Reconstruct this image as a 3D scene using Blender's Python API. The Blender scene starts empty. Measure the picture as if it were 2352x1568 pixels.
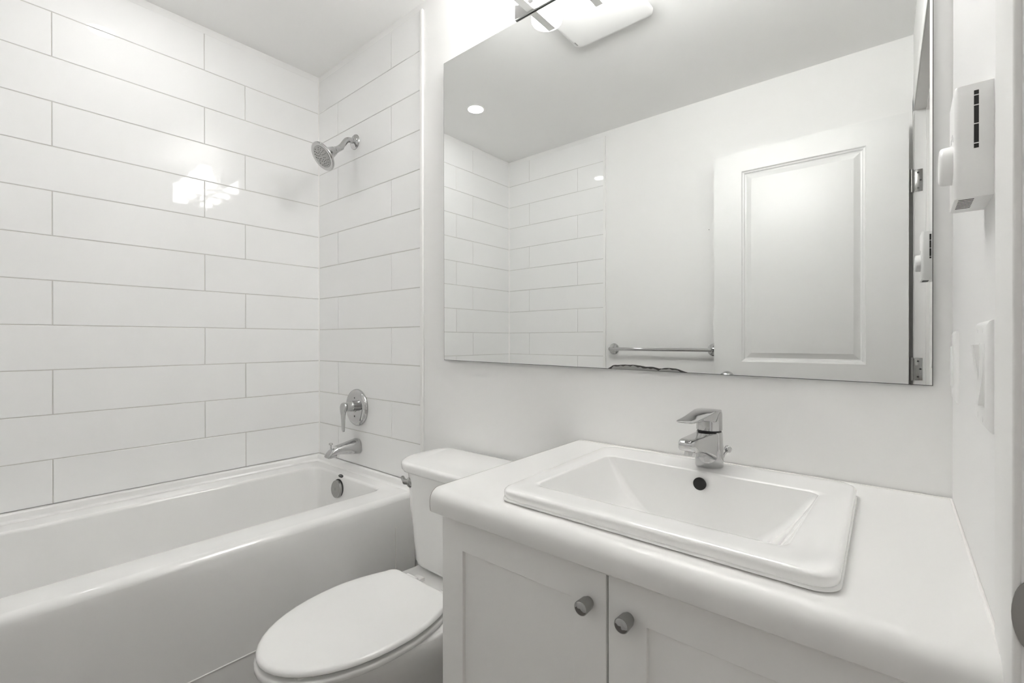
import bpy, bmesh, math, random
from mathutils import Vector, Matrix
random.seed(7)
C = bpy.context.scene.collection
S = bpy.context.scene
PI = math.pi

# ------------------------------------------------------------------ camera
CAM = Vector((2.24838, -1.16576, 1.14))
yaw, pitch, roll = math.radians(40.1896), math.radians(-0.1371), math.radians(-0.0530)
fw = Vector((-math.sin(yaw) * math.cos(pitch), math.cos(yaw) * math.cos(pitch), math.sin(pitch)))
rt = Vector((math.cos(yaw), math.sin(yaw), 0))
up = rt.cross(fw)
r2 = rt * math.cos(roll) + up * math.sin(roll)
u2 = -rt * math.sin(roll) + up * math.cos(roll)
cd = bpy.data.cameras.new('camera')
cd.sensor_fit = 'HORIZONTAL'; cd.sensor_width = 36.0
cd.lens = 36.0 * 1073.79 / 2352.0
cd.clip_start = 0.02; cd.clip_end = 60
cam = bpy.data.objects.new('camera', cd); C.objects.link(cam)
M = Matrix((r2, u2, -fw)).transposed().to_4x4(); M.translation = CAM
cam.matrix_world = M
S.camera = cam

# ------------------------------------------------------------------ world, exposure
w = bpy.data.worlds.new('world'); S.world = w; w.use_nodes = True
bg = w.node_tree.nodes['Background']
bg.inputs[0].default_value = (1.0, 0.985, 0.96, 1); bg.inputs[1].default_value = 0.13
S.view_settings.view_transform = 'Standard'; S.view_settings.look = 'None'
S.view_settings.gamma = 1.0; S.view_settings.use_curve_mapping = False
S.view_settings.exposure = 2.26
S.cycles.use_denoising = True
S.cycles.max_bounces = 16; S.cycles.diffuse_bounces = 10; S.cycles.glossy_bounces = 8
S.cycles.transparent_max_bounces = 12
S.cycles.sample_clamp_indirect = 25.0
S.cycles.caustics_reflective = False; S.cycles.caustics_refractive = False
LAMP_VANITY = 9.0      # emission of the four vanity shades
LAMP_ADDED_BULB = 28.0       # emission of unseen bulbs, added in the shade tops to brighten the ceiling
LAMP_DOWN = 16.5       # emission of the recessed downlight lens

# ------------------------------------------------------------------ materials
def mat(name, col, rough=0.5, metal=0.0, spec=0.5, coat=0.0, bump=None, emis=None):
    m = bpy.data.materials.new(name); m.use_nodes = True
    nt = m.node_tree; b = nt.nodes['Principled BSDF']
    b.inputs['Base Color'].default_value = (*col, 1)
    b.inputs['Roughness'].default_value = rough
    b.inputs['Metallic'].default_value = metal
    b.inputs['Specular IOR Level'].default_value = spec
    b.inputs['Coat Weight'].default_value = coat
    b.inputs['Coat Roughness'].default_value = 0.03
    if bump:
        sc, st, dist = bump
        tc = nt.nodes.new('ShaderNodeTexCoord')
        n = nt.nodes.new('ShaderNodeTexNoise'); n.inputs['Scale'].default_value = sc; n.inputs['Detail'].default_value = 3
        bp = nt.nodes.new('ShaderNodeBump'); bp.inputs['Strength'].default_value = st; bp.inputs['Distance'].default_value = dist
        nt.links.new(tc.outputs['Object'], n.inputs['Vector'])
        nt.links.new(n.outputs['Fac'], bp.inputs['Height']); nt.links.new(bp.outputs['Normal'], b.inputs['Normal'])
    if emis:
        b.inputs['Emission Color'].default_value = (*emis[0], 1); b.inputs['Emission Strength'].default_value = emis[1]
    return m
PAINT = mat('wall_paint', (.855, .853, .846), .55, bump=(350, .06, .001))
CEIL = mat('ceiling_paint', (.88, .878, .87), .7, bump=(350, .06, .001))
TRIMP = mat('trim_paint', (.84, .838, .825), .42, spec=.35)
DOORP = mat('door_paint', (.82, .822, .815), .33)
TILE = mat('glazed_tile', (.865, .866, .863), .035, spec=.22, bump=(7, .05, .003))
GROUT = mat('grout', (.62, .61, .585), .85, bump=(500, .2, .0005))
PLASTIC = mat('white_plastic', (.84, .838, .83), .28)
ACRYL = mat('tub_acrylic', (.86, .858, .85), .13, coat=.3)
PORC = mat('porcelain', (.885, .883, .875), .07, coat=.3)
SEATP = mat('seat_plastic', (.85, .848, .84), .2)
LAMI = mat('counter_laminate', (.815, .811, .80), .34, bump=(700, .03, .0003))
EDGE = mat('laminate_edge', (.16, .13, .11), .6)
CABP = mat('cabinet_paint', (.86, .855, .843), .42)
CHROME = mat('chrome', (.56, .56, .56), .05, 1.0)
NICKEL = mat('brushed_nickel', (.40, .40, .39), .34, 1.0)
ARM = mat('brushed_arm', (.88, .88, .87), .5, 1.0)
SATIN = mat('satin_steel', (.40, .40, .39), .25, 1.0)
MIRR = mat('mirror_silver', (.85, .86, .853), .0, 1.0)
MEDGE = mat('mirror_edge', (.10, .105, .10), .4)
SPOT = mat('desilvered', (.035, .032, .03), .4)
SPOT2 = mat('desilvered_grey', (.32, .32, .31), .3, .6)
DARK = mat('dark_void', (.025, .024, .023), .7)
RUBBER = mat('dark_rubber', (.05, .05, .05), .5)
CAULK = mat('caulk', (.86, .85, .83), .4)
GREYTXT = mat('grey_print', (.35, .35, .35), .5)
BADGE = mat('black_badge', (.03, .03, .03), .3)
FLOORM = mat('floor_tile', (.30, .275, .255), .4)
HALLF = mat('hall_floor', (.42, .34, .27), .45)
def floor_nodes(m, c1, c2, sx, sy):
    nt = m.node_tree; b = nt.nodes['Principled BSDF']
    tc = nt.nodes.new('ShaderNodeTexCoord'); br = nt.nodes.new('ShaderNodeTexBrick')
    br.inputs['Scale'].default_value = 1.0; br.inputs['Brick Width'].default_value = sx; br.inputs['Row Height'].default_value = sy
    br.inputs['Mortar Size'].default_value = .003
    br.inputs['Color1'].default_value = (*c1, 1); br.inputs['Color2'].default_value = (*c2, 1); br.inputs['Mortar'].default_value = (.2, .19, .18, 1)
    nt.links.new(tc.outputs['Object'], br.inputs['Vector']); nt.links.new(br.outputs['Color'], b.inputs['Base Color'])
floor_nodes(FLOORM, (.20, .185, .172), (.215, .198, .183), .6, .3)
floor_nodes(HALLF, (.42, .34, .27), (.38, .31, .25), 1.2, .13)
def emat(name, col, s):
    m = bpy.data.materials.new(name); m.use_nodes = True; nt = m.node_tree; nt.nodes.clear()
    e = nt.nodes.new('ShaderNodeEmission'); e.inputs[0].default_value = (*col, 1); e.inputs[1].default_value = s
    o = nt.nodes.new('ShaderNodeOutputMaterial'); nt.links.new(e.outputs[0], o.inputs[0]); return m
GLOW = emat('lit_opal_glass', (1.0, .992, .975), LAMP_VANITY)
ADDED_BULB = emat('added_bulb', (1.0, .992, .975), LAMP_ADDED_BULB)
DLGLOW = emat('lit_downlight_lens', (1.0, .997, .985), LAMP_DOWN)
def clearglass():
    m = bpy.data.materials.new('clear_shade_glass'); m.use_nodes = True; nt = m.node_tree; nt.nodes.clear()
    t = nt.nodes.new('ShaderNodeBsdfTransparent'); t.inputs[0].default_value = (.97, .97, .97, 1)
    d = nt.nodes.new('ShaderNodeBsdfTranslucent'); d.inputs[0].default_value = (.95, .95, .94, 1)
    g = nt.nodes.new('ShaderNodeBsdfGlossy'); g.inputs['Roughness'].default_value = .03
    m1 = nt.nodes.new('ShaderNodeMixShader'); m1.inputs[0].default_value = .22
    m2 = nt.nodes.new('ShaderNodeMixShader'); m2.inputs[0].default_value = .06
    o = nt.nodes.new('ShaderNodeOutputMaterial')
    nt.links.new(t.outputs[0], m1.inputs[1]); nt.links.new(d.outputs[0], m1.inputs[2])
    nt.links.new(m1.outputs[0], m2.inputs[1]); nt.links.new(g.outputs[0], m2.inputs[2]); nt.links.new(m2.outputs[0], o.inputs[0])
    return m
CGLASS = clearglass()

# ------------------------------------------------------------------ helpers
def obj(name, bm, m, parent=None, angle=35, flat=False, label=None):
    bmesh.ops.remove_doubles(bm, verts=bm.verts, dist=1e-6)
    bmesh.ops.recalc_face_normals(bm, faces=bm.faces)
    me = bpy.data.meshes.new(name); bm.to_mesh(me); bm.free()
    for x in (m if isinstance(m, (list, tuple)) else [m]): me.materials.append(x)
    if not flat:
        for p in me.polygons: p.use_smooth = True
        me.set_sharp_from_angle(angle=math.radians(angle))
    o = bpy.data.objects.new(name, me); C.objects.link(o)
    if parent is not None:
        o.parent = parent
        o.matrix_parent_inverse = Matrix.Translation(-parent.location)
    if label: o['label'] = label
    return o
def thing(name, label, cat, loc=(0, 0, 0), group=None):
    o = bpy.data.objects.new(name, None); C.objects.link(o); o.location = loc; o.empty_display_size = .05
    o['label'] = label; o['category'] = cat
    if group: o['group'] = group
    return o
def tag(o, label, cat, group=None):
    o['label'] = label; o['category'] = cat
    if group: o['group'] = group
    return o
def struct(name, bm, m, **k):
    o = obj(name, bm, m, **k); o['kind'] = 'structure'; return o
def B(): return bmesh.new()
def box(bm, x0, x1, y0, y1, z0, z1, bev=0.0, seg=2, mi=0):
    t = bmesh.new()
    x0, x1 = min(x0, x1), max(x0, x1); y0, y1 = min(y0, y1), max(y0, y1); z0, z1 = min(z0, z1), max(z0, z1)
    v = [t.verts.new(p) for p in ((x0,y0,z0),(x1,y0,z0),(x1,y1,z0),(x0,y1,z0),(x0,y0,z1),(x1,y0,z1),(x1,y1,z1),(x0,y1,z1))]
    for f in ((0,3,2,1),(4,5,6,7),(0,1,5,4),(1,2,6,5),(2,3,7,6),(3,0,4,7)): t.faces.new([v[i] for i in f])
    if bev > 0: bmesh.ops.bevel(t, geom=list(t.edges), offset=bev, segments=seg, affect='EDGES', profile=.5)
    merge(bm, t, mi)
def merge(bm, t, mi=0):
    d = {}
    for v in t.verts: d[v] = bm.verts.new(v.co)
    for f in t.faces:
        g = bm.faces.new([d[v] for v in f.verts]); g.material_index = mi
    t.free()
def loft(bm, rings, cap0=True, cap1=True, closed=True, mi=0):
    R = [[bm.verts.new(p) for p in r] for r in rings]
    n = len(R[0])
    for a, b in zip(R[:-1], R[1:]):
        for i in range(n if closed else n - 1):
            j = (i + 1) % n
            try: bm.faces.new((a[i], a[j], b[j], b[i])).material_index = mi
            except ValueError: pass
    if cap0: bm.faces.new(R[0][::-1]).material_index = mi
    if cap1: bm.faces.new(R[-1]).material_index = mi
def qring(c, r, z, n=6):
    """rounded quad from four corners (counter-clockwise); r one radius or four; z number"""
    out = []; rr = r if isinstance(r, (list, tuple)) else [r] * 4
    for i in range(4):
        p = Vector(c[i]); a = (Vector(c[i - 1]) - p); b = (Vector(c[(i + 1) % 4]) - p)
        a.normalize(); b.normalize()
        ang = math.acos(max(-1, min(1, a.dot(b)))); q = max(rr[i], 1e-5)
        d = q / math.tan(ang / 2); cen = p + (a + b).normalized() * (q / math.sin(ang / 2))
        s = p + a * d - cen; e = p + b * d - cen
        for k in range(n + 1):
            t = k / n
            # slerp between s and e
            om = math.acos(max(-1, min(1, s.dot(e) / (q * q))))
            v = (s * math.sin((1 - t) * om) + e * math.sin(t * om)) / math.sin(om)
            out.append((cen.x + v.x, cen.y + v.y, z))
    return out
def rect(x0, x1, y0, y1): return [(x0, y0), (x1, y0), (x1, y1), (x0, y1)]
def frame_for(d):
    d = Vector(d).normalized()
    a = Vector((0, 0, 1)) if abs(d.z) < .9 else Vector((1, 0, 0))
    u = d.cross(a).normalized(); v = d.cross(u).normalized()
    return d, u, v
def lathe(bm, o, d, prof, n=32, cap0=True, cap1=True, mi=0):
    """prof: (distance along d, radius)"""
    d, u, v = frame_for(d); o = Vector(o); rings = []
    for s, r in prof:
        rings.append([tuple(o + d * s + (u * math.cos(2*PI*i/n) + v * math.sin(2*PI*i/n)) * max(r, 1e-5)) for i in range(n)])
    loft(bm, rings, cap0, cap1, mi=mi)
def tube(bm, pts, rad, n=16, cap=True, mi=0):
    P = [Vector(p) for p in pts]; rings = []; pu = None
    for i, p in enumerate(P):
        t = (P[min(i+1, len(P)-1)] - P[max(i-1, 0)]).normalized()
        if pu is None: _, u, v = frame_for(t)
        else:
            u = (pu - t * pu.dot(t)).normalized(); v = t.cross(u)
        pu = u; r = rad[i] if isinstance(rad, (list, tuple)) else rad
        rings.append([tuple(p + (u * math.cos(2*PI*k/n) + v * math.sin(2*PI*k/n)) * r) for k in range(n)])
    loft(bm, rings, cap, cap, mi=mi)
def bez(p0, p1, p2, p3, n=12):
    p0, p1, p2, p3 = map(Vector, (p0, p1, p2, p3)); o = []
    for i in range(n + 1):
        t = i / n; o.append(p0*(1-t)**3 + p1*3*t*(1-t)**2 + p2*3*t*t*(1-t) + p3*t**3)
    return o
def holed(bm, outer, holes_grid, y, axis='y', mi=0): pass

# ------------------------------------------------------------------ room shell
W, L, H = 2.312, 1.51, 2.457
DY0, DY1, DZ = -.610, -1.411, 2.092      # doorway in the right wall
TH = .118
b = B(); box(b, -.12, W + TH, -L - .12, .12, -.1, 0); struct('floor', b, FLOORM, flat=True)
b = B(); box(b, -.12, W + TH, -L - .12, .12, H, H + .1); struct('ceiling', b, CEIL, flat=True)
b = B(); box(b, -.12, -.006, -L - .12, .12, 0, H); wl = struct('wall_left', b, PAINT, flat=True)
b = B(); box(b, -.006, W + TH, .004, .12, 0, H); wb = struct('wall_back', b, PAINT, flat=True)
b = B(); box(b, -.006, W + TH, -L - .12, -L, 0, H); wf = struct('wall_front', b, PAINT, flat=True)
b = B()
WF = .0108                      # the wall beside the vanity runs a few millimetres out of square
def wx(y): return W + WF*(-y)
t = bmesh.new()
v_ = [t.verts.new(p) for p in ((wx(DY0),DY0,0),(W+TH,DY0,0),(W+TH,.004,0),(W,.004,0),(wx(DY0),DY0,H),(W+TH,DY0,H),(W+TH,.004,H),(W,.004,H))]
for f in ((0,3,2,1),(4,5,6,7),(0,1,5,4),(1,2,6,5),(2,3,7,6),(3,0,4,7)): t.faces.new([v_[i] for i in f])
bmesh.ops.bevel(t, geom=list(t.edges), offset=.003, segments=3, affect='EDGES', profile=.5)
merge(b, t)
box(b, W, W + TH, -L, DY1, 0, H); box(b, W, W + TH, DY1, DY0, DZ, H)
wr = struct('wall_right', b, PAINT)
# door frame: stops and casings
b = B()
box(b, W + .036, W + .075, DY0 - .011, DY0, 0, DZ, .002); box(b, W + .036, W + .075, DY1, DY1 + .011, 0, DZ, .002)
box(b, W + .036, W + .075, DY1, DY0, DZ - .011, DZ, .002)
struct('trim_1', b, TRIMP)
b = B(); xc = wx(DY0 + .05) - .004
box(b, xc, xc + .006, DY0, DY0 + .098, 0, DZ + .07, .002, 3); struct('trim_2', b, TRIMP)
b = B(); box(b, W - .004, W, DY1 - .07, DY1, 0, DZ + .07, .0018, 2); struct('trim_3', b, TRIMP)
b = B(); box(b, W - .004, W, DY1 - .07, DY0 + .088, DZ, DZ + .07, .0018, 2); struct('trim_4', b, TRIMP)
# hallway beyond the doorway
b = B(); box(b, W + TH, 3.75, -3.2, 1.2, -.1, -.001); struct('floor_hall', b, HALLF, flat=True)
b = B(); box(b, 3.65, 3.75, -3.2, 1.2, 0, H); struct('wall_hall', b, PAINT, flat=True)
b = B(); box(b, W + TH, 3.75, -3.2, 1.2, H, H + .1); struct('ceiling_hall', b, CEIL, flat=True)
# baseboards
b = B(); box(b, .815, 1.53, -.012, .004, 0, .11, .003); struct('baseboard_back', b, TRIMP)
b = B(); box(b, .815, W, -L, -L + .012, 0, .11, .003); struct('baseboard_front', b, TRIMP)

# ---- tiled alcove: three walls of 15 x 61 cm tiles, each wall's tiles one mesh on a grout bed
TZ = [2.2717 - .154 * k for k in range(-1, 17)]
def tiles(name, P, u0, u1, joint_even, joint_odd, zlo, ztop, parent, extra=None):
    """P(u, z, d) -> point, d = distance out of the wall; joints at joint + .616 k"""
    b = B(); g = .0014
    def tile(a0, a1, z0, z1):
        bv = .0013
        r0 = [P(a0, z0, -.004), P(a1, z0, -.004), P(a1, z1, -.004), P(a0, z1, -.004)]
        r1 = [P(a0, z0, -bv), P(a1, z0, -bv), P(a1, z1, -bv), P(a0, z1, -bv)]
        k = bv * .35
        r2_ = [P(a0+k, z0+k, -bv*.35), P(a1-k, z0+k, -bv*.35), P(a1-k, z1-k, -bv*.35), P(a0+k, z1-k, -bv*.35)]
        k = bv
        r3 = [P(a0+k, z0+k, 0), P(a1-k, z0+k, 0), P(a1-k, z1-k, 0), P(a0+k, z1-k, 0)]
        loft(b, [r0, r1, r2_, r3], cap0=False, cap1=True)
    row = -1
    while True:
        zt = ztop if row == -1 else 2.2717 - .154 * row - g
        zb = 2.2717 - .154 * (row + 1) + g
        lo = zlo
        if zt <= 0.01: break
        j0 = joint_even if row % 2 == 0 else joint_odd
        a = j0 - .616 * 12
        while a < u1:
            s, e = max(a + g, u0), min(a + .616 - g, u1)
            a += .616
            if e - s < .006: continue
            if zt > lo + .01: tile(s, e, max(zb, lo), zt)
            elif extra and e > extra: tile(max(s, extra), e, max(zb, .004), zt)
        row += 1
    o = obj(name, b, TILE, parent, angle=20)
    gb = B()
    q = [P(u0, zlo - .002, -.0022), P(u1, zlo - .002, -.0022), P(u1, ztop, -.0022), P(u0, ztop, -.0022)]
    gb.faces.new([gb.verts.new(p) for p in q])
    if extra:
        q = [P(extra, 0.002, -.0022), P(u1, 0.002, -.0022), P(u1, zlo, -.0022), P(extra, zlo, -.0022)]
        gb.faces.new([gb.verts.new(p) for p in q])
    obj('grout', gb, GROUT, parent, flat=True)
tiles('wall_tile', lambda u, z, d: (d, u, z), -L + .004, -.0015, -.957, -1.115, .5785, 2.426, wl)
tiles('wall_tile', lambda u, z, d: (u, -d, z), .0015, .797, .181, .605, .5785, 2.426, wb, extra=.769)
tiles('wall_tile', lambda u, z, d: (u, -L + .006 + d, z), .0015, .800, .605, .193, .5785, 2.426, wf, extra=.769)
for yy, sg in ((0, -1), (-L + .006, 1)):
    b = B(); v_ = [[(0, yy, z), (.0035, yy, z), (0, yy + sg*.0035, z)] for z in (.578, 2.426)]
    loft(b, v_); struct('trim_7' if sg < 0 else 'trim_8', b, CAULK, flat=True)
b = B(); box(b, .797, .8125, -.0045, .004, .0, 2.4255, .0012); struct('trim_5', b, TRIMP)
b = B(); box(b, .800, .8155, -L, -L + .0105, .0, 2.4255, .0012); struct('trim_6', b, TRIMP)

# ------------------------------------------------------------------ bathtub
tub = thing('bathtub', 'white alcove bathtub with a plain straight apron, set against the tiled walls', 'bathtub', (.38, -.75, 0))
b = B(); AX = .765; RZ = .545; YB = -L + .008
def tr(x1, z, r=.004): return qring(rect(.001, x1, YB, -.002), r, z, 5)
rings = [tr(AX, .0), tr(AX, .5)]
R_ = .026
for k in range(1, 9):
    a = k / 8 * PI / 2
    rings.append(tr(AX - R_ * (1 - math.cos(a)), RZ - R_ + R_ * math.sin(a)))
def bas(x0, x1, y0, y1, r, z): return qring(rect(x0, x1, y0, y1), r, z, 5)
bx0, bx1, by0, by1 = .108, .637, YB + .085, -.073
for k in range(0, 6):     # rounded lip into the basin
    a = k / 5 * PI / 2; q = .012
    rings.append(bas(bx0 - q + q*math.sin(a), bx1 + q - q*math.sin(a), by0 - q + q*math.sin(a), by1 + q - q*math.sin(a), .05, RZ - q + q*math.cos(a)))
for z, i, yb, yn in ((.50, .004, .003, .012), (.40, .014, .012, .05), (.30, .024, .021, .10), (.21, .034, .032, .15), (.18, .042, .042, .17), (.16, .056, .058, .19), (.150, .08, .085, .22), (.146, .12, .13, .28)):
    rings.append(bas(bx0 + i, bx1 - i, by0 + yn, by1 - yb, .05 + i, z))
loft(b, rings)
obj('basin', b, ACRYL, tub, angle=50)
b = B()     # upstand that tucks under the tiles on three sides
prof = [(.001, .540), (.022, .5455), (.0175, .549), (.0150, .556), (.0145, .570), (.0125, .5755), (.009, .5778), (.001, .5778)]
rows = []
for d, z in prof:
    rows.append([(AX - .012, YB + d, z), (d, YB + d, z), (d, -d - .001, z), (AX - .012, -d - .001, z)])
for a, c in zip(rows[:-1], rows[1:]):
    va = [b.verts.new(p) for p in a]; vc = [b.verts.new(p) for p in c]
    for i in range(3): b.faces.new((va[i], va[i+1], vc[i+1], vc[i]))
for e in (0, 3): b.faces.new([b.verts.new(r[e]) for r in rows])
obj('tile_flange', b, ACRYL, tub, angle=60)
b = B()
tube(b, [(AX + .0008, YB + .01, .215), (AX + .0008, -.098, .215), (AX + .0008, -.0965, .2165), (AX + .0008, -.0965, .43)], .0022, 8)
obj('caulk_bead', b, CAULK, tub)
# overflow cover and badge on the end wall
oc = Vector((.318, -.080, .482)); od = Vector((0, -1, .10)).normalized()
b = B()
lathe(b, oc, od, [(-.004, .0385), (.006, .0385), (.011, .0375), (.0135, .034), (.0145, .02), (.0145, 0)], 40, cap1=False)
oo = obj('overflow_cover', b, SATIN, tub, label='brushed round overflow cover')
b = B(); lathe(b, oc + od * .0142, od, [(0, .006), (.001, .0055), (.0012, .003), (-.001, 0)], 16); obj('screw', b, NICKEL, oo)
b = B(); lathe(b, oc + Vector((.0015, .001, .003)), od, [(-.003, .0395), (.0015, .0395)], 40); obj('overflow_opening', b, DARK, tub, label='dark gap behind the overflow cover')
b = B(); bc = Vector((.3285, -.0708, .5385)); dn, uu, vv = frame_for((0, -1, .8))
rg = lambda s, t: [tuple(bc + dn*t + Vector((1,0,0)) * (.0185*s*math.cos(2*PI*i/28)) + Vector((0,.8,1)).normalized() * (.0070*s*math.sin(2*PI*i/28))) for i in range(28)]
loft(b, [rg(1, -.005), rg(1, .0018), rg(.9, .0024)])
bd = obj('maker_badge', b, BADGE, tub, label='small black oval badge')
b = B()
for i in range(6):
    c0 = bc + dn*.0026 + Vector((-.0095 + .0038*i, 0, 0))
    box(b, c0.x - .0013, c0.x + .0013, c0.y - .0003, c0.y + .0003, c0.z - .0017, c0.z + (.0022 if i in (0, 3) else .0010))
obj('lettering', b, GREYTXT, bd)

# ------------------------------------------------------------------ shower head
sh = thing('shower_fixture', 'chrome bell-shaped shower head on a bent arm, high on the tiled end wall', 'shower', (.332, 0, 2.041))
b = B(); lathe(b, (.332, 0, 2.041), (0, -1, 0), [(-.003, .034), (.002, .034), (.006, .0315), (.010, .025), (.0125, .016), (.014, .0115)], 40); obj('wall_flange', b, CHROME, sh)
ax = Vector((0, -.79, -.61)).normalized(); fc = Vector((.332, -.158, 1.928))
e = fc - ax * .100
b = B(); tube(b, bez((.332, -.004, 2.041), (.332, -.055, 2.050), (.332, -.045, 2.020), e, 14) , .0118, 20)
tube(b, [e - ax * .016, e + ax*.004], .0128, 20)
obj('shower_arm', b, CHROME, sh)
b = B()
lathe(b, fc, -ax, [(.0, .0), (.0, .0475), (-.0005, .0505), (.0, .052), (-.0012, .0590), (.0015, .0625), (.005, .0632), (.0085, .0610), (.014, .0525), (.022, .0415), (.031, .0330), (.042, .0268), (.055, .0222), (.066, .0194), (.071, .0180), (.073, .0152), (.082, .0145), (.084, .0130), (.098, .0130), (.100, .0115)], 56, cap0=False)
hd = obj('bell', b, CHROME, sh, angle=45)
b = B(); lathe(b, fc + ax*.0010, ax, [(-.001, .0470), (.0, .0470), (.0008, .045), (.0008, 0)], 56, cap1=False)
sf = obj('spray_face', b, SATIN, hd)
_, fu, fv = frame_for(ax)
b = B()
for ring, cnt in ((.012, 6), (.021, 10), (.030, 15), (.039, 18)):
    for k in range(cnt):
        if ring > .025 and k % 5 == 4: continue
        a = 2*PI*k/cnt + ring * 40
        lathe(b, fc + ax*.0018 + (fu*math.cos(a) + fv*math.sin(a)) * ring, ax, [(-.001, .00165), (.0011, .0014)], 8)
o = obj('nozzles', b, RUBBER, hd); o['kind'] = 'stuff'
b = B(); lathe(b, fc - ax*.046 + Vector((.021, -.006, -.012)), (.8, -.3, -.5), [(-.006, .0075), (.004, .0075), (.006, .005)], 18); obj('spray_selector', b, CHROME, hd)

# ------------------------------------------------------------------ shower valve
vt = thing('shower_valve', 'round chrome shower valve plate with a lever handle hanging down', 'shower valve', (.350, 0, .838))
b = B(); lathe(b, (.350, 0, .838), (0, -1, 0), [(-.003, .083), (.004, .083), (.009, .0815), (.014, .077), (.018, .069), (.0195, .062), (.0185, .056), (.0185, .02), (.022, .019), (.022, 0)], 64, cap1=False)
obj('escutcheon', b, CHROME, vt, angle=50)
b = B()
lathe(b, (.352, -.018, .846), (0, -1, 0), [(0, .0235), (.016, .0235), (.018, .0215), (.020, .0208), (.046, .0198)], 32)
obj('hub', b, CHROME, vt, angle=40)
b = B(); rings = []
for z, hw, yf, yb in ((.8655, .005, -.070, -.062), (.863, .0115, -.076, -.060), (.857, .0165, -.079, -.059), (.848, .0185, -.081, -.060), (.838, .0180, -.082, -.062), (.826, .0150, -.0815, -.066), (.810, .0118, -.080, -.068), (.790, .0102, -.0785, -.069), (.765, .0100, -.0775, -.0695), (.748, .0098, -.077, -.070), (.741, .0075, -.0765, -.0705), (.738, .003, -.076, -.071)):
    ym, hy = (yf + yb)/2, abs(yf - yb)/2
    hw *= 1.3; yf -= .003
    rings.append([(.352 + hw*math.copysign(abs(math.cos(a))**.7, math.cos(a)), ym + hy*math.copysign(abs(math.sin(a))**.8, math.sin(a)), z) for a in [2*PI*i/24 for i in range(24)]])
loft(b, rings); obj('lever', b, CHROME, vt, angle=50)
for zz, rr in ((.800, .0042), (.882, .0036)):
    b = B(); lathe(b, (.352, -.0180, zz), (0, -1, 0), [(0, rr), (.001, rr), (.0012, 0)], 12)
    obj('screw', b, RUBBER, vt)

# ------------------------------------------------------------------ tub spout
sp = thing('tub_spout', 'chrome tub spout with a pull-up diverter knob over the bathtub rim', 'tub spout', (.345, 0, .664))
b = B(); rings = []
for y, zt, zb, hw in ((.002, .697, .629, .034), (-.004, .6985, .6275, .0355), (-.008, .698, .628, .0352), (-.03, .694, .632, .033), (-.06, .6885, .6365, .0295), (-.09, .683, .6405, .0265), (-.11, .678, .6405, .0245), (-.122, .673, .6385, .0235), (-.132, .666, .6365, .0225), (-.141, .656, .6362, .021), (-.147, .645, .6362, .0185), (-.149, .640, .6364, .016)):
    zm, hz = (zt + zb)/2, (zt - zb)/2
    rings.append([(.345 + hw*math.copysign(abs(math.cos(a))**.85, math.cos(a)), y, zm + hz*math.copysign(abs(math.sin(a))**.85, math.sin(a))) for a in [2*PI*i/32 for i in range(32)]])
loft(b, rings)
box(b, .3275, .3625, -.147, -.106, .633, .645, .003)
obj('spout_body', b, CHROME, sp, angle=50)
b = B(); lathe(b, (.345, -.128, .666), (0, 0, 1), [(0, .0035), (.022, .0035), (.024, .008), (.027, .0088), (.030, .0075), (.0315, 0)], 20, cap1=False)
obj('diverter_knob', b, CHROME, sp)

# ------------------------------------------------------------------ toilet
TX = 1.165
to = thing('toilet', 'white two-piece toilet with its lid closed, between bathtub and vanity', 'toilet', (TX, -.4, 0))
def ell(z, hw, yb, yf, bw=None, n=44, dx=0):
    """elongated outline: straight back of half-width bw at yb, widest hw, rounded front at yf"""
    bw = bw if bw else hw * .8; pts = []
    yw = yb + (yf - yb) * .40; m = n // 2
    # front half-ellipse from right (+x) round the tip to left
    for i in range(m + 1):
        a = PI * i / m
        pts.append((TX + dx + hw*math.cos(a), yw + (yf - yw)*math.sin(a)**.94, z))
    # left side back to the back edge with rounded corners
    q = min(.028, bw*.3)
    side = []
    for i in range(1, 8):
        t = i / 8
        y = yw + (yb - q - yw) * t
        side.append((hw - (hw - bw) * (t**1.8), y))
    for i in range(0, 6):
        a = PI/2 * i/5
        side.append((bw - q + q*math.cos(a) if i else bw, yb - q + q*math.sin(a)))
    for x, y in side: pts.append((TX + dx - x, y, z))
    for x, y in side[::-1]: pts.append((TX + dx + x, y, z))
    return pts
b = B()
rings = [ell(0, .118, -.10, -.60, .112), ell(.02, .120, -.10, -.602, .114), ell(.035, .113, -.10, -.595, .108), ell(.10, .098, -.10, -.585, .10), ell(.17, .100, -.10, -.60, .11), ell(.23, .120, -.09, -.640, .125), ell(.29, .146, -.08, -.690, .135), ell(.33, .162, -.075, -.716, .14), ell(.36, .1705, -.07, -.728, .145), ell(.385, .1735, -.07, -.733, .15), ell(.391, .171, -.072, -.730, .149), ell(.394, .164, -.078, -.722, .145)]
loft(b, rings); obj('bowl', b, PORC, to, angle=60)
def slab(zb, zt, hw, yb, yf, bw, r, n=4, bot=None):
    bot = r*.4 if bot is None else bot
    R0 = [ell(zb, hw - bot, yb - bot*.5, yf + bot, bw - bot)]
    R0.append(ell(zb + bot, hw, yb, yf, bw))
    for k in range(n + 1):
        a = PI/2*k/n; i = r*(1 - math.cos(a))
        R0.append(ell(zt - r + r*math.sin(a), hw - i, yb - i*.5, yf + i, bw - i))
    i = r + .02
    R0.append(ell(zt + .0015, hw - i, yb - i*.4, yf + i, bw - i))
    i = .09
    R0.append(ell(zt + .003, hw - i, yb - i*.4, yf + i, bw - i))
    return R0
b = B(); loft(b, slab(.397, .4115, .1755, -.285, -.746, .142, .005)); obj('seat', b, SEATP, to, angle=60)
b = B(); loft(b, slab(.4195, .4345, .1770, -.290, -.742, .143, .010)); lid = obj('lid', b, SEATP, to, angle=60)
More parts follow.
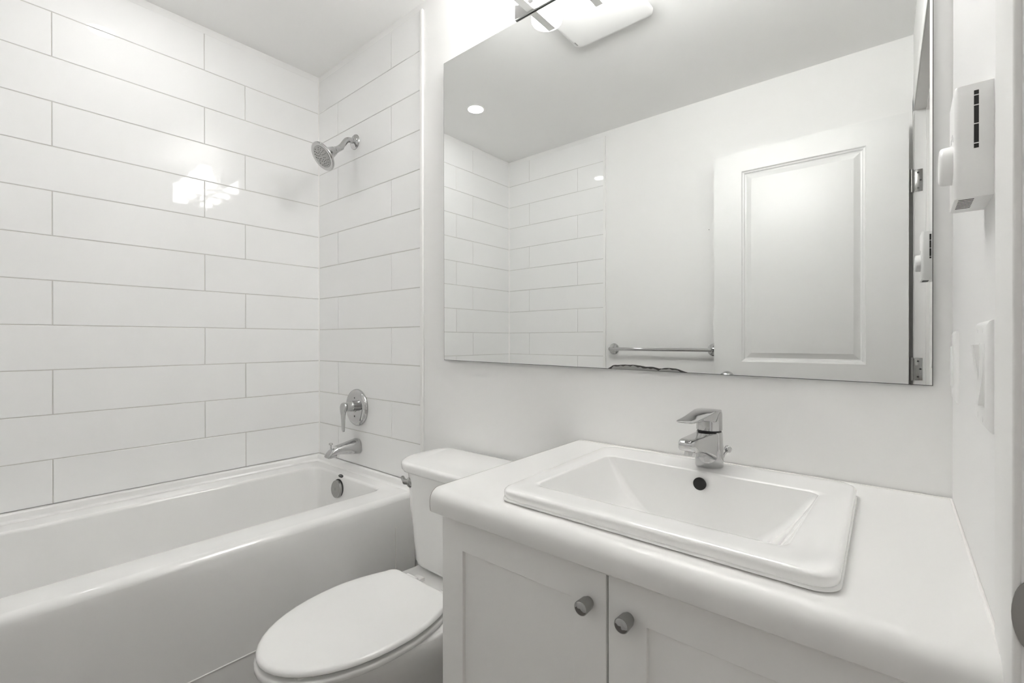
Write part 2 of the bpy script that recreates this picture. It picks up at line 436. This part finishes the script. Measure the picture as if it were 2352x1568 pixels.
for s_ in (-1, 1):
    b = B(); box(b, TX + s_*.058, TX + s_*.092, -.700, -.684, .4116, .4200, .002); obj('bumper', b, SEATP, lid)
for s in (-1, 1):
    b = B()
    lathe(b, (TX + s*.075 - .022, -.272, .4105), (1, 0, 0), [(0, .008), (.002, .0105), (.042, .0105), (.044, .008)], 20)
    box(b, TX + s*.075 - .02, TX + s*.075 + .02, -.278, -.236, .396, .408, .003)
    obj('hinge', b, SEATP, to)
# deck behind the seat, and the pedestal that carries the tank
b = B()
loft(b, [qring(rect(TX - .108, TX + .108, -.268, -.212), .015, .33), qring(rect(TX - .112, TX + .112, -.272, -.210), .015, .383), qring(rect(TX - .109, TX + .109, -.268, -.213), .013, .388), qring(rect(TX - .10, TX + .10, -.26, -.220), .01, .3895)])
loft(b, [qring(rect(TX - .095, TX + .095, -.215, -.04), .02, .28), qring(rect(TX - .095, TX + .095, -.185, -.04), .02, .33), qring(rect(TX - .090, TX + .090, -.170, -.05), .02, .404)])
dk = obj('deck', b, PORC, to, angle=50)
b = B()
for i in range(9):
    x = TX - .018 + .0052*i
    box(b, x, x + .0032, -.2395, -.2375 + (.002 if i in (0, 4, 7) else 0), .3888, .3900)
obj('lettering', b, GREYTXT, dk, label='tiny grey lettering')
# tank
b = B()
def tk(hw, yf, z, r, yb=-.022): return qring(rect(TX - hw, TX + hw, yf, yb), [r, r, r*.5, r*.5], z, 8)
rings = [tk(.145, -.190, .4030, .05), tk(.160, -.199, .4050, .055), tk(.172, -.204, .412, .06), tk(.180, -.207, .424, .065), tk(.184, -.207, .442, .068), tk(.190, -.210, .48, .07), tk(.200, -.216, .58, .075), tk(.2095, -.222, .70, .08), tk(.2105, -.2225, .716, .08)]
loft(b, rings); obj('tank', b, PORC, to, angle=60)
b = B()
def tl(hw, yf, z, r): 
    base = tk(hw, yf, z, r, -.014)
    return [(x, y - .018*max(0, 1 - ((x - TX)/hw)**2) * (1 if y < -.12 else 0), zz) for x, y, zz in base]
rings = [tl(.216, -.224, .714, .08), tl(.2225, -.2305, .717, .085), tl(.2265, -.235, .724, .088), tl(.2275, -.236, .735, .088)]
for k in range(1, 6):
    a = PI/2*k/5; rings.append(tl(.2275 - .013*(1 - math.cos(a)), -.236 + .013*(1 - math.cos(a)), .738 + .011*math.sin(a), .088))
rings.append(tl(.18, -.19, .7515, .06))
loft(b, rings); obj('tank_lid', b, PORC, to, angle=60)
b = B(); g = Vector((1.008, -.207, .676)); gd = Vector((-.66, -.75, 0)).normalized()
lathe(b, g - gd*.006, gd, [(0, .0185), (.012, .0185), (.017, .016), (.021, .0115)], 28)
tube(b, [g + gd*.010 + Vector((0, 0, 0)), g + gd*.022 + Vector((-.006, .004, .0)), g + gd*.026 + Vector((-.018, .014, .001)), g + gd*.030 + Vector((-.030, .022, .006))], [.0095, .009, .007, .0065], 16)
obj('flush_lever', b, SATIN, to, label='small chrome flush lever on the tank corner')

# ------------------------------------------------------------------ vanity cabinet
VX0, VX1, VF = 1.531, W - .002, -.517
va = thing('vanity_cabinet', 'white two-door shaker vanity cabinet carrying the sink counter', 'cabinet', (1.92, -.26, 0))
b = B()
box(b, VX0, VX0 + .018, VF, -.002, .0, .8025); box(b, VX1 - .018, VX1, VF, -.002, 0, .8025)
box(b, VX0 + .018, VX1 - .018, VF + .06, VF + .075, .0, .10); box(b, VX0 + .018, VX1 - .018, VF, -.002, .10, .118)
box(b, VX0 + .018, VX1 - .018, -.02, -.002, .118, .8025)
box(b, VX0 + .018, VX1 - .018, VF, VF + .018, .74, .8025)
box(b, 2.283, VX1, VF - .018, VF, .10, .801, .001)
obj('carcass', b, CABP, va, flat=True)
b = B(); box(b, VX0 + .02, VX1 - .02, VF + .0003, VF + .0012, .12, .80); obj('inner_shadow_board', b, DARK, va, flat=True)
def shaker(x0, x1, z0, z1, st, rl, knobx):
    yf, yb = VF - .0185, VF - .0005; b = B()
    xs = [x0, x0 + st, x1 - st, x1]; zs = [z0, z0 + rl, z1 - rl, z1]; rc = .007
    def ringxz(i, y, d=0): return [(xs[0]+i, y, zs[0]+i), (xs[3]-i, y, zs[0]+i), (xs[3]-i, y, zs[3]-i), (xs[0]+i, y, zs[3]-i)]
    def inner(i, y): return [(xs[1]+i, y, zs[1]+i), (xs[2]-i, y, zs[1]+i), (xs[2]-i, y, zs[2]-i), (xs[1]+i, y, zs[2]-i)]
    loft(b, [ringxz(0, yb), ringxz(0, yf + .0008), ringxz(.0008, yf), inner(0, yf), inner(.0007, yf + .0007), inner(.0007, yf + rc)])
    d = obj('door', b, CABP, va, angle=20)
    kb = B(); lathe(kb, (knobx, yf, .7345), (0, -1, 0), [(-.001, .0085), (.004, .0085), (.006, .0105), (.0235, .0112), (.0245, .0108), (.0245, .0095)], 32, cap1=False)
    k = obj('knob', kb, NICKEL, d, label='cylindrical satin nickel knob')
    kb = B(); lathe(kb, (knobx, yf - .0240, .7345), (0, -1, 0), [(-.002, .0102), (.0004, .0102), (.0008, .0094), (.0013, .005), (.0015, 0)], 32, cap1=False); obj('knob_face', kb, CHROME, k)
shaker(1.5315, 1.9015, .105, .8005, .058, .069, 1.8715)
shaker(1.9055, 2.280, .105, .8005, .060, .069, 1.9385)

# ------------------------------------------------------------------ countertop
def cx(x, y):     # the counter and basin are a few millimetres out of square with the back wall
    return x + .030 * (-y) * (W - x) / (W - 1.519)
ct = thing('countertop', 'white laminate countertop with a rounded front edge, above the shaker cabinet', 'countertop', (1.92, -.28, .83))
CZ, CB = .850, .8035
hole = [(1.705, -.48), (2.145, -.48), (2.145, -.165), (1.705, -.165)]
b = B()
def edge_prof():   # (y, z) from the flat top round the nose to the underside
    o = []
    yc, r = -.548, .024
    for k in range(0, 11):
        a = PI/2 + PI/2*k/10
        o.append((yc + r*math.cos(a), CZ - r + r*math.sin(a)))
    o += [(-.5718, .815), (-.5705, .807), (-.5665, .8035)]
    return o
ep = edge_prof(); x0 = 1.519
def xr(y): return wx(y) - .0015
tv = {}
def V(x, y, z): return b.verts.new((x, y, z))
T = [V(cx(x0, ep[0][1] and -.548), -.548, CZ), V(xr(-.548), -.548, CZ), V(xr(0), -.002, CZ), V(x0, -.002, CZ)]
Hh = [V(x, y, CZ) for x, y in hole]; Hb = [V(x, y, CB) for x, y in hole]
Bt = [V(cx(x0, -.5665), -.5665, CB), V(xr(-.5665), -.5665, CB), V(xr(0), -.002, CB), V(x0, -.002, CB)]
for i in range(4):
    j = (i + 1) % 4
    b.faces.new((T[i], T[j], Hh[j], Hh[i])); b.faces.new((Bt[j], Bt[i], Hb[i], Hb[j])); b.faces.new((Hh[i], Hh[j], Hb[j], Hb[i]))
b.faces.new((T[2], T[3], Bt[3], Bt[2]))
for (ya, za), (yb_, zb_) in zip(ep[:-1], ep[1:]):
    b.faces.new([V(cx(x0, ya), ya, za), V(xr(ya), ya, za), V(xr(yb_), yb_, zb_), V(cx(x0, yb_), yb_, zb_)])
lefts = [(cx(x0, y), y, z) for y, z in ep] + [(x0, -.002, CB), (x0, -.002, CZ)]
b.faces.new([V(*p) for p in lefts])
b.faces.new([V(xr(y), y, z) for _, y, z in lefts])
obj('worktop', b, LAMI, ct, angle=28)
b = B(); tube(b, [(xr(-.545) - .0005, -.545, CZ + .0002), (xr(0) - .0005, -.003, CZ + .0002)], .0022, 8)
tube(b, [(xr(0) - .002, -.0015, CZ + .0002), (x0 + .004, -.0015, CZ + .0002)], .0018, 8)
obj('caulk_bead', b, CAULK, ct)
b = B()
l1 = [(x - .0009, y, z) for x, y, z in lefts]; l0 = [(x + .0003, y, z) for x, y, z in lefts]
loft(b, [l0, l1]); obj('end_cap', b, EDGE, ct, angle=20, label='thin dark laminate edge line')

# ------------------------------------------------------------------ sink
sk = thing('sink', 'white rectangular drop-in basin with a flat raised rim, in the countertop', 'sink', (1.93, -.31, .85))
SZ = .8725
def sq(c, i):       # inset a quad by i
    (ax_, ay), (bx_, by), (cx_, cy), (dx_, dy) = c
    return [(ax_ + i, ay + i), (bx_ - i, by + i), (cx_ - i, cy - i), (dx_ + i, dy - i)]
so = [(1.681, -.5345), (2.191, -.532), (2.178, -.083), (1.662, -.094)]
sm = [(1.719, -.470), (2.128, -.468), (2.131, -.187), (1.717, -.185)]
b = B(); rings = []
rings.append(qring(sq(so, .004), .030, CZ + .0002, 8)); rings.append(qring(sq(so, -.001), .030, CZ + .0025, 8)); rings.append(qring(sq(so, -.0005), .030, CZ + .0042, 8))
rings.append(qring(sq(so, .0022), .030, CZ + .0055, 8)); rings.append(qring(sq(so, .0005), .030, CZ + .008, 8))
rings.append(qring(sq(so, 0), .030, SZ - .008, 8))
for k in range(1, 6):
    a = PI/2*k/5; i = .0075*(1 - math.cos(a)); rings.append(qring(sq(so, i), .030, SZ - .0075 + .0075*math.sin(a), 8))
rings.append(qring(sq(so, .022), .024, SZ - .0004, 8))
def roll(e_, f_): return [(sm[0][0] - e_, sm[0][1] - f_), (sm[1][0] + f_, sm[1][1] - f_), (sm[2][0] + f_, sm[2][1] + e_), (sm[3][0] - e_, sm[3][1] + e_)]
for a_ in (0, 15, 30, 45, 60, 75):
    q_ = math.sin(math.radians(a_)); h_ = 1 - math.cos(math.radians(a_))
    rings.append(qring(roll(.006*(1 - q_), .016*(1 - q_)), .018, SZ - .0006 - .0034*h_, 8))
D = .130
PD = [0, .004, .029, .065, .0944, .112, .122, .1275, .130]; PX = [0, .0022, .0170, .0420, .0700, .0930, .1120, .1320, .165]
def pw(t, xs_, ys_):
    for i in range(len(xs_) - 1):
        if t <= xs_[i+1]:
            # monotone cubic through the profile points
            def sl(k):
                if k <= 0: return (ys_[1]-ys_[0])/(xs_[1]-xs_[0])
                if k >= len(xs_)-1: return (ys_[-1]-ys_[-2])/(xs_[-1]-xs_[-2])
                return (ys_[k+1]-ys_[k-1])/(xs_[k+1]-xs_[k-1])
            h = xs_[i+1]-xs_[i]; q = (t-xs_[i])/h
            return ys_[i]*(2*q**3-3*q*q+1) + h*sl(i)*(q**3-2*q*q+q) + ys_[i+1]*(3*q*q-2*q**3) + h*sl(i+1)*(q**3-q*q)
    return ys_[-1]
NB = 26
for k in range(0, NB + 1):
    dep = D*math.sin(k/NB*PI/2); t = dep/D
    ix = pw(dep, PD, PX); ib = .010*t + .03*max(0, t - .82)**2*25; fr = .030*t + .04*max(0, t - .75)**2*14
    c = [(sm[0][0] + ix, sm[0][1] + fr), (sm[1][0] - ix, sm[1][1] + fr), (sm[2][0] - ix, sm[2][1] - ib), (sm[3][0] + ix, sm[3][1] - ib)]
    rings.append(qring(c, .010 + .014*t, SZ - .0030 - dep, 8))
last = c
rings.append(qring(sq(last, .025), .015, SZ - .0030 - D - .001, 8))
loft(b, rings, cap0=False)
obj('basin', b, PORC, sk, angle=60)
b = B(); lathe(b, (1.927, -.1958, .8485), Vector((0, -1, .08)), [(-.003, .0125), (.0012, .0125)], 32)
obj('overflow_hole', b, DARK, sk, label='dark round overflow hole')
b = B(); lathe(b, (1.927, -.32, SZ - D - .0045), (0, 0, 1), [(0, .022), (.003, .022), (.004, .019), (.0035, .017), (.006, .015), (.007, 0)], 32, cap1=False)
obj('drain', b, CHROME, sk)

# ------------------------------------------------------------------ faucet
fa = thing('faucet', 'chrome single-lever faucet standing on the back rim of the sink', 'faucet', (1.926, -.130, SZ))
FX, FY = 1.9255, -.130
b = B(); z0 = SZ - .0008
lathe(b, (FX, FY, z0), (0, 0, 1), [(0, .0272), (.002, .0282), (.02, .0282), (.05, .0272), (.0725, .0262), (.0745, .0252)], 48)
obj('body', b, CHROME, fa, angle=40)
b = B(); lathe(b, (FX, FY, z0 + .0740), (0, 0, 1), [(0, .0240), (.004, .0240)], 48); obj('seam_gap', b, RUBBER, fa, label='thin black ring for the shaded seam under the lever')  # black ring stands in for the shade in the seam gap
b = B(); rings = []
for y, zt, zb, hw in ((FY + .004, .9465, .885, .0225), (FY - .022, .9465, .891, .0215), (FY - .045, .9470, .903, .0200), (FY - .070, .9475, .9120, .0190), (FY - .095, .9480, .9185, .0182), (FY - .118, .9482, .9220, .0176), (FY - .130, .9478, .9255, .0168), (FY - .137, .9460, .9290, .0150), (FY - .140, .9430, .9330, .0130)):
    r = .0045
    ring = []
    for (sx, sz, a0) in ((1, 1, 0), (-1, 1, 90), (-1, -1, 180), (1, -1, 270)):
        for k in range(5):
            a = math.radians(a0 + 90*k/4); rr = min(r, (zt - zb)*.45)
            ring.append((FX + sx*(hw - rr) + rr*math.cos(a), y, (zt + zb)/2 + sz*((zt - zb)/2 - rr) + rr*math.sin(a)))
    rings.append(ring)
loft(b, rings); so_ = obj('spout', b, CHROME, fa, angle=40)
b = B(); lathe(b, (FX, FY - .108, .9235), (0, -.12, -1), [(-.004, .0132), (.0085, .0132), (.0098, .0124), (.0098, .0112), (.0085, .0)], 28, cap1=False); obj('aerator', b, CHROME, so_)
b = B()
lathe(b, (FX, FY, z0 + .0775), (0, 0, 1), [(0, .0250), (.0008, .0260), (.034, .0258), (.0385, .0250), (.0410, .0225), (.0425, .015), (.043, 0)], 48, cap1=False)
rings = []
for y, zt, zb, hw in ((FY + .010, .9925, .972, .0225), (FY - .010, .9935, .968, .0240), (FY - .030, .9935, .970, .0235), (FY - .055, .9915, .9755, .0220), (FY - .085, .9885, .9790, .0205), (FY - .115, .9865, .9808, .0190), (FY - .135, .9858, .9818, .0178), (FY - .145, .9855, .9824, .0160), (FY - .150, .9850, .9832, .0120)):
    ring = []
    rr0 = (zt - zb)*.42
    for (sx, sz, a0) in ((1, 1, 0), (-1, 1, 90), (-1, -1, 180), (1, -1, 270)):
        for k in range(5):
            a = math.radians(a0 + 90*k/4); rr = min(.003, rr0)
            ring.append((FX + sx*(hw*(1 if sz > 0 else .86) - rr) + rr*math.cos(a), y, (zt + zb)/2 + sz*((zt - zb)/2 - rr) + rr*math.sin(a)))
    rings.append(ring)
loft(b, rings); obj('lever', b, CHROME, fa, angle=40)
b = B()
p0, p1 = Vector((FX + .012, FY + .032, .876)), Vector((FX + .024, FY + .048, .9015))
tube(b, [p0 - (p1 - p0)*.2, p1], .0032, 12); lathe(b, p1 - (p1 - p0).normalized()*.006, p1 - p0, [(0, .0055), (.003, .0078), (.010, .0078), (.0125, .006)], 18)
obj('pop_up_rod', b, CHROME, fa)

# ------------------------------------------------------------------ wall mirror (a slightly bowed sheet)
mi = thing('wall_mirror', 'large frameless rectangular mirror on the wall above toilet and vanity', 'mirror', (1.62, 0, 1.6))
KM, XM, YM = .0129, 1.15, -.0155
mx0, mx1 = .951, 2.284
def my(x): return YM + .5*KM*(x - XM)**2
NX = 96
def zb_(x): return 1.0695 + (1.0565 - 1.0695)*(x - mx0)/(mx1 - mx0)
ztop = 2.1535
xs = [mx0 + (mx1 - mx0)*i/NX for i in range(NX + 1)]
b = B()
lo = [b.verts.new((x, my(x), zb_(x))) for x in xs]; hi = [b.verts.new((x, my(x), ztop)) for x in xs]
for i in range(NX): b.faces.new((lo[i], lo[i+1], hi[i+1], hi[i]))
o = obj('mirror_glass', b, MIRR, mi, angle=180)
b = B()
for i in range(NX):
    pass
e0 = .0012
ringsA = []
for x in xs:
    a = x; y = my(x)
    ringsA.append([(a, y + .0003, zb_(x) - e0), (a, y + .0058, zb_(x) - e0), (a, y + .0058, ztop + e0), (a, y + .0003, ztop + e0)])
ringsA = [[(mx0 - e0, p[1], p[2]) for p in ringsA[0]]] + ringsA + [[(mx1 + e0, p[1], p[2]) for p in ringsA[-1]]]
loft(b, ringsA)
obj('mirror_edge', b, MEDGE, mi, angle=60)
def blob(pts_top, x0, x1, off, m, name, parent):
    b = B(); n = len(pts_top); rows = []
    f = []; k = []
    for i, h in enumerate(pts_top):
        x = x0 + (x1 - x0)*i/(n - 1); z = zb_(x); y = my(x) - off
        f.append((x, y, z + max(h, .0001))); k.append((x, y, z))
    top = f; bot = k[::-1]
    outline = top + bot
    loft(b, [[(p[0], p[1] + off*.9, p[2]) for p in outline], outline])
    return obj(name, b, m, parent, flat=True)
hs = [0, .004, .009, .0105, .0105, .0112, .012, .0125, .0122, .0125, .013, .0128, .012, .0115, .0105, .0095, .0095, .0100, .0095, .008, .0065, .0068, .0085, .0090, .0090, .0085, .0080, .0065, .004, .0018, 0]
ts = blob(hs, 1.621, 1.838, .0004, SPOT, 'tarnish_patch', mi); ts['label'] = 'dark desilvered patch along the bottom edge'
hs2 = [max(0, h - (.0048 if 12 <= i <= 20 else .0032) - .0014*math.sin(i*2.3)) for i, h in enumerate(hs)]
blob(hs2, 1.624, 1.834, .0007, SPOT2, 'tarnish_core', ts)

# ------------------------------------------------------------------ vanity light
vl = thing('vanity_light', 'chrome bar wall light with four glowing glass shades above the mirror', 'wall light', (1.625, 0, 2.2))
b = B(); box(b, 1.294, 1.952, -.022, .003, 2.1562, 2.262, .002); bp_ = obj('backplate', b, CHROME, vl)
for k in range(4):
    lx = 1.3575 + .1755*k; ly = -.096
    b = B()
    box(b, lx - .0125, lx + .0125, -.127, -.018, 2.1600, 2.1655, .0008)
    box(b, lx - .0125, lx + .0125, -.024, -.0185, 2.1600, 2.180, .0008)
    obj('arm', b, ARM, vl)
    b = B(); lathe(b, (lx, ly, 2.1675), (0, 0, 1), [(0, .0), (0, .043), (.0018, .0478), (.006, .0502), (.14, .0502)], 48, cap0=False, cap1=False)
    gs = obj('glass_shade', b, CGLASS, vl)
    b = B(); lathe(b, (lx, ly, 2.1715), (0, 0, 1), [(0, 0), (0, .036), (.0025, .0415), (.006, .0425), (.128, .0425)], 48, cap0=False, cap1=False)
    obj('opal_diffuser', b, GLOW, gs)
    b = B(); lathe(b, (lx, ly, 2.262), (0, 0, 1), [(-.02, .012), (0, .013), (.012, .022), (.026, .030), (.036, .030), (.045, .022), (.049, .012), (.050, 0)], 28, cap1=False)
    obj('added_bulb', b, ADDED_BULB, gs)  # hidden emitter, added to throw more light upwards

# ------------------------------------------------------------------ recessed downlight
DLX, DLY = .369, -.770
dl = thing('recessed_light', 'small round lit downlight in the ceiling over the bathtub', 'ceiling light', (DLX, DLY, H))
b = B(); lathe(b, (DLX, DLY, H + .003), (0, 0, -1), [(0, .056), (.0035, .056), (.005, .054), (.0055, .046), (.003, .042), (.001, .041)], 48, cap0=False, cap1=False); obj('trim_ring', b, TRIMP, dl)
b = B(); lathe(b, (DLX, DLY, H - .0012), (0, 0, -1), [(0, .0415), (.0005, .0405), (.0006, 0)], 48, cap1=False); obj('lens', b, DLGLOW, dl)

# ------------------------------------------------------------------ exhaust fan cover
ef = thing('exhaust_fan', 'square white ceiling fan cover with rounded corners, seen in the mirror', 'exhaust fan', (1.321, -.462, H))
b = B()
def fq(i, z):
    base = qring(rect(1.146 + i, 1.496 - i, -.638 + i, -.286 - i), max(.022 - i*.2, .01), z, 6)
    out = []
    cxm, cym = 1.321, -.462
    for x, y, zz in base:
        u, v = (x - cxm)/.175, (y - cym)/.175
        out.append((x + u*.016*(1 - v*v), y + v*.016*(1 - u*u), zz))
    return out
loft(b, [fq(.02, H - .0005), fq(.02, H - .013), fq(.004, H - .016), fq(.0, H - .020), fq(.001, H - .030), fq(.006, H - .0345), fq(.02, H - .0365), fq(.08, H - .0385), fq(.15, H - .039)])
obj('fan_cover', b, PLASTIC, ef, angle=45)
for y in (-.594, -.404):
    b = B(); box(b, 1.1585, 1.1625, y - .013, y + .013, H - .0378, H - .0340); obj('latch_slot', b, NICKEL, ef)

# ------------------------------------------------------------------ towel bar
tb = thing('towel_bar', 'slim chrome towel bar on the wall facing the mirror', 'towel bar', (1.17, -L, 1.087))
for x in (.873, 1.478):
    b = B(); lathe(b, (x, -L, 1.087), (0, 1, 0), [(-.002, .034), (.003, .034), (.007, .032), (.010, .026), (.012, .012), (.060, .0105)], 36)
    obj('mount', b, CHROME, tb)
b = B(); tube(b, [(.873 - .003, -L + .056, 1.087), (1.478 + .003, -L + .056, 1.087)], .0098, 20); obj('bar', b, CHROME, tb)
b = B(); lathe(b, (1.452, -L - .001, 1.742), (0, 1, 0), [(0, .002), (.002, .002), (.0025, .001)], 10); tag(obj('nail', b, RUBBER), 'tiny dark nail head in the bare wall left of the door, above the towel bar', 'nail')

# ------------------------------------------------------------------ entry door, swung open against the front wall
def door():
    x0, x1, z0, z1 = 1.516, 2.293, .010, 2.078; yf, yb = -1.375, -1.410
    root = bpy.data.objects.new('door_1', None); C.objects.link(root); root.location = (x1, yf, 0); root['kind'] = 'structure'
    b = B()
    xs = [x0, 1.648, 2.150, x1]; zs = [z0, .250, .835, 1.034, 1.977, z1]
    def q(a, c, y): return [b.verts.new((x, y, z)) for x, z in ((a[0], a[1]), (c[0], a[1]), (c[0], c[1]), (a[0], c[1]))]
    for i in range(3):
        for k in range(5):
            if i == 1 and k in (1, 3): continue
            b.faces.new(q((xs[i], zs[k]), (xs[i+1], zs[k+1]), yf))
    for k in (1, 3):
        R0 = []
        for ins, dy in ((0, 0), (.004, -.006), (.010, -.0075), (.014, -.0135), (.020, -.0145), (.044, -.0030), (.046, -.0027)):
            R0.append([(xs[1] + ins, yf + dy, zs[k] + ins), (xs[2] - ins, yf + dy, zs[k] + ins), (xs[2] - ins, yf + dy, zs[k+1] - ins), (xs[1] + ins, yf + dy, zs[k+1] - ins)])
        loft(b, R0, cap0=False, cap1=True)
    b.faces.new(q((x0, z0), (x1, z1), yb))
    for (xa, xb, za, zb2) in ((x0, x0, z0, z1), (x1, x1, z0, z1)):
        b.faces.new([b.verts.new(p) for p in ((xa, yf, za), (xa, yb, za), (xa, yb, zb2), (xa, yf, zb2))])
    for z in (z0, z1): b.faces.new([b.verts.new(p) for p in ((x0, yf, z), (x1, yf, z), (x1, yb, z), (x0, yb, z))])
    obj('door_slab', b, DOORP, root, angle=12)
    b = B(); kx, kz = 1.582, .952
    lathe(b, (kx, yf, kz), (0, 1, 0), [(-.001, .032), (.004, .032), (.008, .029), (.010, .014), (.030, .011), (.036, .016), (.044, .0245), (.054, .0275), (.062, .0255), (.067, .018), (.069, 0)], 36, cap1=False)
    obj('door_knob', b, CHROME, root)
    for z in (1.80, 1.02, .24):
        b = B()
        box(b, 2.3125, 2.338, DY1 + .0002, DY1 + .0024, z - .046, z + .046, .0006)
        tube(b, [(2.303, DY1 + .006, z - .048), (2.303, DY1 + .006, z + .048)], .0065, 14)
        box(b, 2.303, 2.314, DY1 + .001, DY1 + .003, z - .044, z + .044)
        h = obj('hinge', b, SATIN, root)
        for dx_, dz_ in ((.011, .032), (.019, 0), (.011, -.032)):
            b = B(); lathe(b, (2.3125 + dx_, DY1 + .002, z + dz_), (0, 1, 0), [(0, .0038), (.0009, .0038)], 12); obj('screw', b, RUBBER, h)
door()

# ------------------------------------------------------------------ strike plate on the near jamb
sp_ = thing('strike_plate', 'dark metal strike plate with a rounded lip at the near door jamb edge', 'strike plate', (W + .02, DY0, .918))
b = B()
xs_ = wx(DY0) - .004
def dlip(y):
    return [(xs_ + .030, y, .918 - .0295)] + [(xs_ + .0125 - .0135*math.cos(a), y, .918 + .0295*math.sin(a)) for a in [-PI/2 + PI*i/16 for i in range(17)]] + [(xs_ + .030, y, .918 + .0295)]
loft(b, [dlip(DY0 - .0002), dlip(DY0 - .0018)]); obj('plate', b, NICKEL, sp_, angle=30)

# ------------------------------------------------------------------ thermostat
th = thing('thermostat', 'white box thermostat with side vent slots and a dial, upper right wall', 'thermostat', (W, -.44, 1.35))
b = B()
TY0, TY1, TB, TT = -.475, -.400, 1.2905, 1.4106; TW = wx(-.475) + .0005; TXF = TW - .0305
t = bmesh.new()
vv_ = [t.verts.new(p) for p in ((TXF,TY0,TB),(TW,TY0,TB),(TW,TY1,TB),(TXF,TY1,TB),(TXF,TY0,TT),(TW,TY0,TT),(TW,TY1,TT),(TXF,TY1,TT))]
for f in ((0,3,2,1),(4,5,6,7),(0,1,5,4),(1,2,6,5),(2,3,7,6),(3,0,4,7)): t.faces.new([vv_[i] for i in f])
t.edges.ensure_lookup_table()
ed = [e_ for e_ in t.edges if all(abs(v.co.x - TXF) < 1e-6 for v in e_.verts)]
ver = [e_ for e_ in ed if abs(e_.verts[0].co.z - e_.verts[1].co.z) > .01]
bmesh.ops.bevel(t, geom=ver, offset=.006, segments=6, affect='EDGES', profile=.5)
bmesh.ops.bevel(t, geom=[e_ for e_ in t.edges if len(e_.link_faces) == 2 and e_.calc_face_angle(0) > .9], offset=.0012, segments=2, affect='EDGES', profile=.5)
merge(b, t)
obj('housing', b, PLASTIC, th, angle=40)
sx = TXF + .0150
b = B(); box(b, sx, sx + .0037, TY0 - .0002, TY0 + .001, 1.342, 1.4025); vs = obj('vent_slot', b, DARK, th, flat=True, label='black vertical vent slot')
b = B(); box(b, sx, sx + .0037, TY1 - .001, TY1 + .0002, 1.342, 1.4025); vs2 = obj('vent_slot', b, DARK, th, flat=True)
for z in (1.3870, 1.3675, 1.3470):
    b = B(); box(b, sx - .0002, sx + .0039, TY1 - .0005, TY1 + .0004, z - .0005, z + .0005); obj('slot_bar', b, PLASTIC, vs2, flat=True)
for z in (1.3975, 1.3870, 1.3675, 1.3470):
    b = B(); box(b, sx - .0002, sx + .0039, TY0 - .0004, TY0 + .0005, z - .0005, z + .0005); obj('slot_bar', b, PLASTIC, vs, flat=True)
for i in range(7):
    y = TY0 + .006 + .0072*i
    b = B(); box(b, TXF + .0035, TXF + .0157, y, y + .0022, TB - .0003, TB + .001)
    obj('louvre', b, DARK, th, flat=True)
b = B(); lathe(b, (TXF + .001, -.442, 1.336), (-1, 0, 0), [(0, .0212), (.0090, .0207), (.0108, .0200), (.0119, .0182), (.0122, .015), (.0122, 0)], 48, cap1=False)
obj('dial', b, PLASTIC, th, angle=60)
for i in range(5):
    a = math.radians(50 + 20*i)
    b = B(); box(b, TXF - .0006, TXF + .0005, -.442 + .028*math.cos(a) - .0008, -.442 + .028*math.cos(a) + .0008, 1.336 + .028*math.sin(a), 1.336 + .028*math.sin(a) + .005)
    obj('dial_mark', b, PLASTIC, th)

# ------------------------------------------------------------------ switches on the right wall
def plate(b, y0, y1, z0, z1, X, d=.006):
    def rg_(i, x): return [(x, y0 + i, z0 + i), (x, y1 - i, z0 + i), (x, y1 - i, z1 - i), (x, y0 + i, z1 - i)]
    loft(b, [rg_(0, X), rg_(0, X - .0015), rg_(.0015, X - .0038), rg_(.006, X - d)])
X1 = wx(-.113) + .0006
po = thing('power_outlet', 'single white wall plate with a raised insert, nearest the mirror corner', 'outlet', (X1, -.078, 1.095))
b = B(); plate(b, -.113, -.043, 1.036, 1.155, X1); obj('wall_plate', b, PLASTIC, po)
b = B(); box(b, X1 - .0085, X1 - .004, -.095, -.061, 1.061, 1.129, .0012); obj('outlet_face', b, PLASTIC, po)
for z in (1.045, 1.146):
    b = B(); lathe(b, (X1 - .0055, -.078, z), (-1, 0, 0), [(0, .0034), (.0008, .003), (.001, 0)], 14, cap1=False); obj('screw', b, PLASTIC, po)
X2 = wx(-.477) + .0006
ls = thing('light_switch', 'double white rocker switch plate below the thermostat', 'light switch', (X2, -.419, 1.102))
b = B(); plate(b, -.477, -.361, 1.043, 1.161, X2); obj('wall_plate', b, PLASTIC, ls)
for yc, s in ((-.397, 1), (-.442, -1)):
    b = B()
    box(b, X2 - .0066, X2 - .004, yc - .0175, yc + .0175, 1.0675, 1.1365, .0008)
    fr_ = obj('rocker_frame', b, PLASTIC, ls)
    b = B(); t_ = .0045
    za, zb2, zm = 1.0695, 1.1345, 1.102
    prof_ = [(X2 - .006, za), (X2 - .0066 - (t_ if s < 0 else 0), za), (X2 - .0076, zm), (X2 - .0066 - (t_ if s > 0 else 0), zb2), (X2 - .006, zb2)]
    loft(b, [[(x, yc - .0155, z) for x, z in prof_], [(x, yc + .0155, z) for x, z in prof_]])
    obj('rocker', b, PLASTIC, fr_, angle=10)
for yc in (-.397, -.442):
    for z in (1.053, 1.151):
        b = B(); lathe(b, (X2 - .0055, yc, z), (-1, 0, 0), [(0, .0034), (.0008, .003), (.001, 0)], 14, cap1=False); obj('screw', b, PLASTIC, ls)
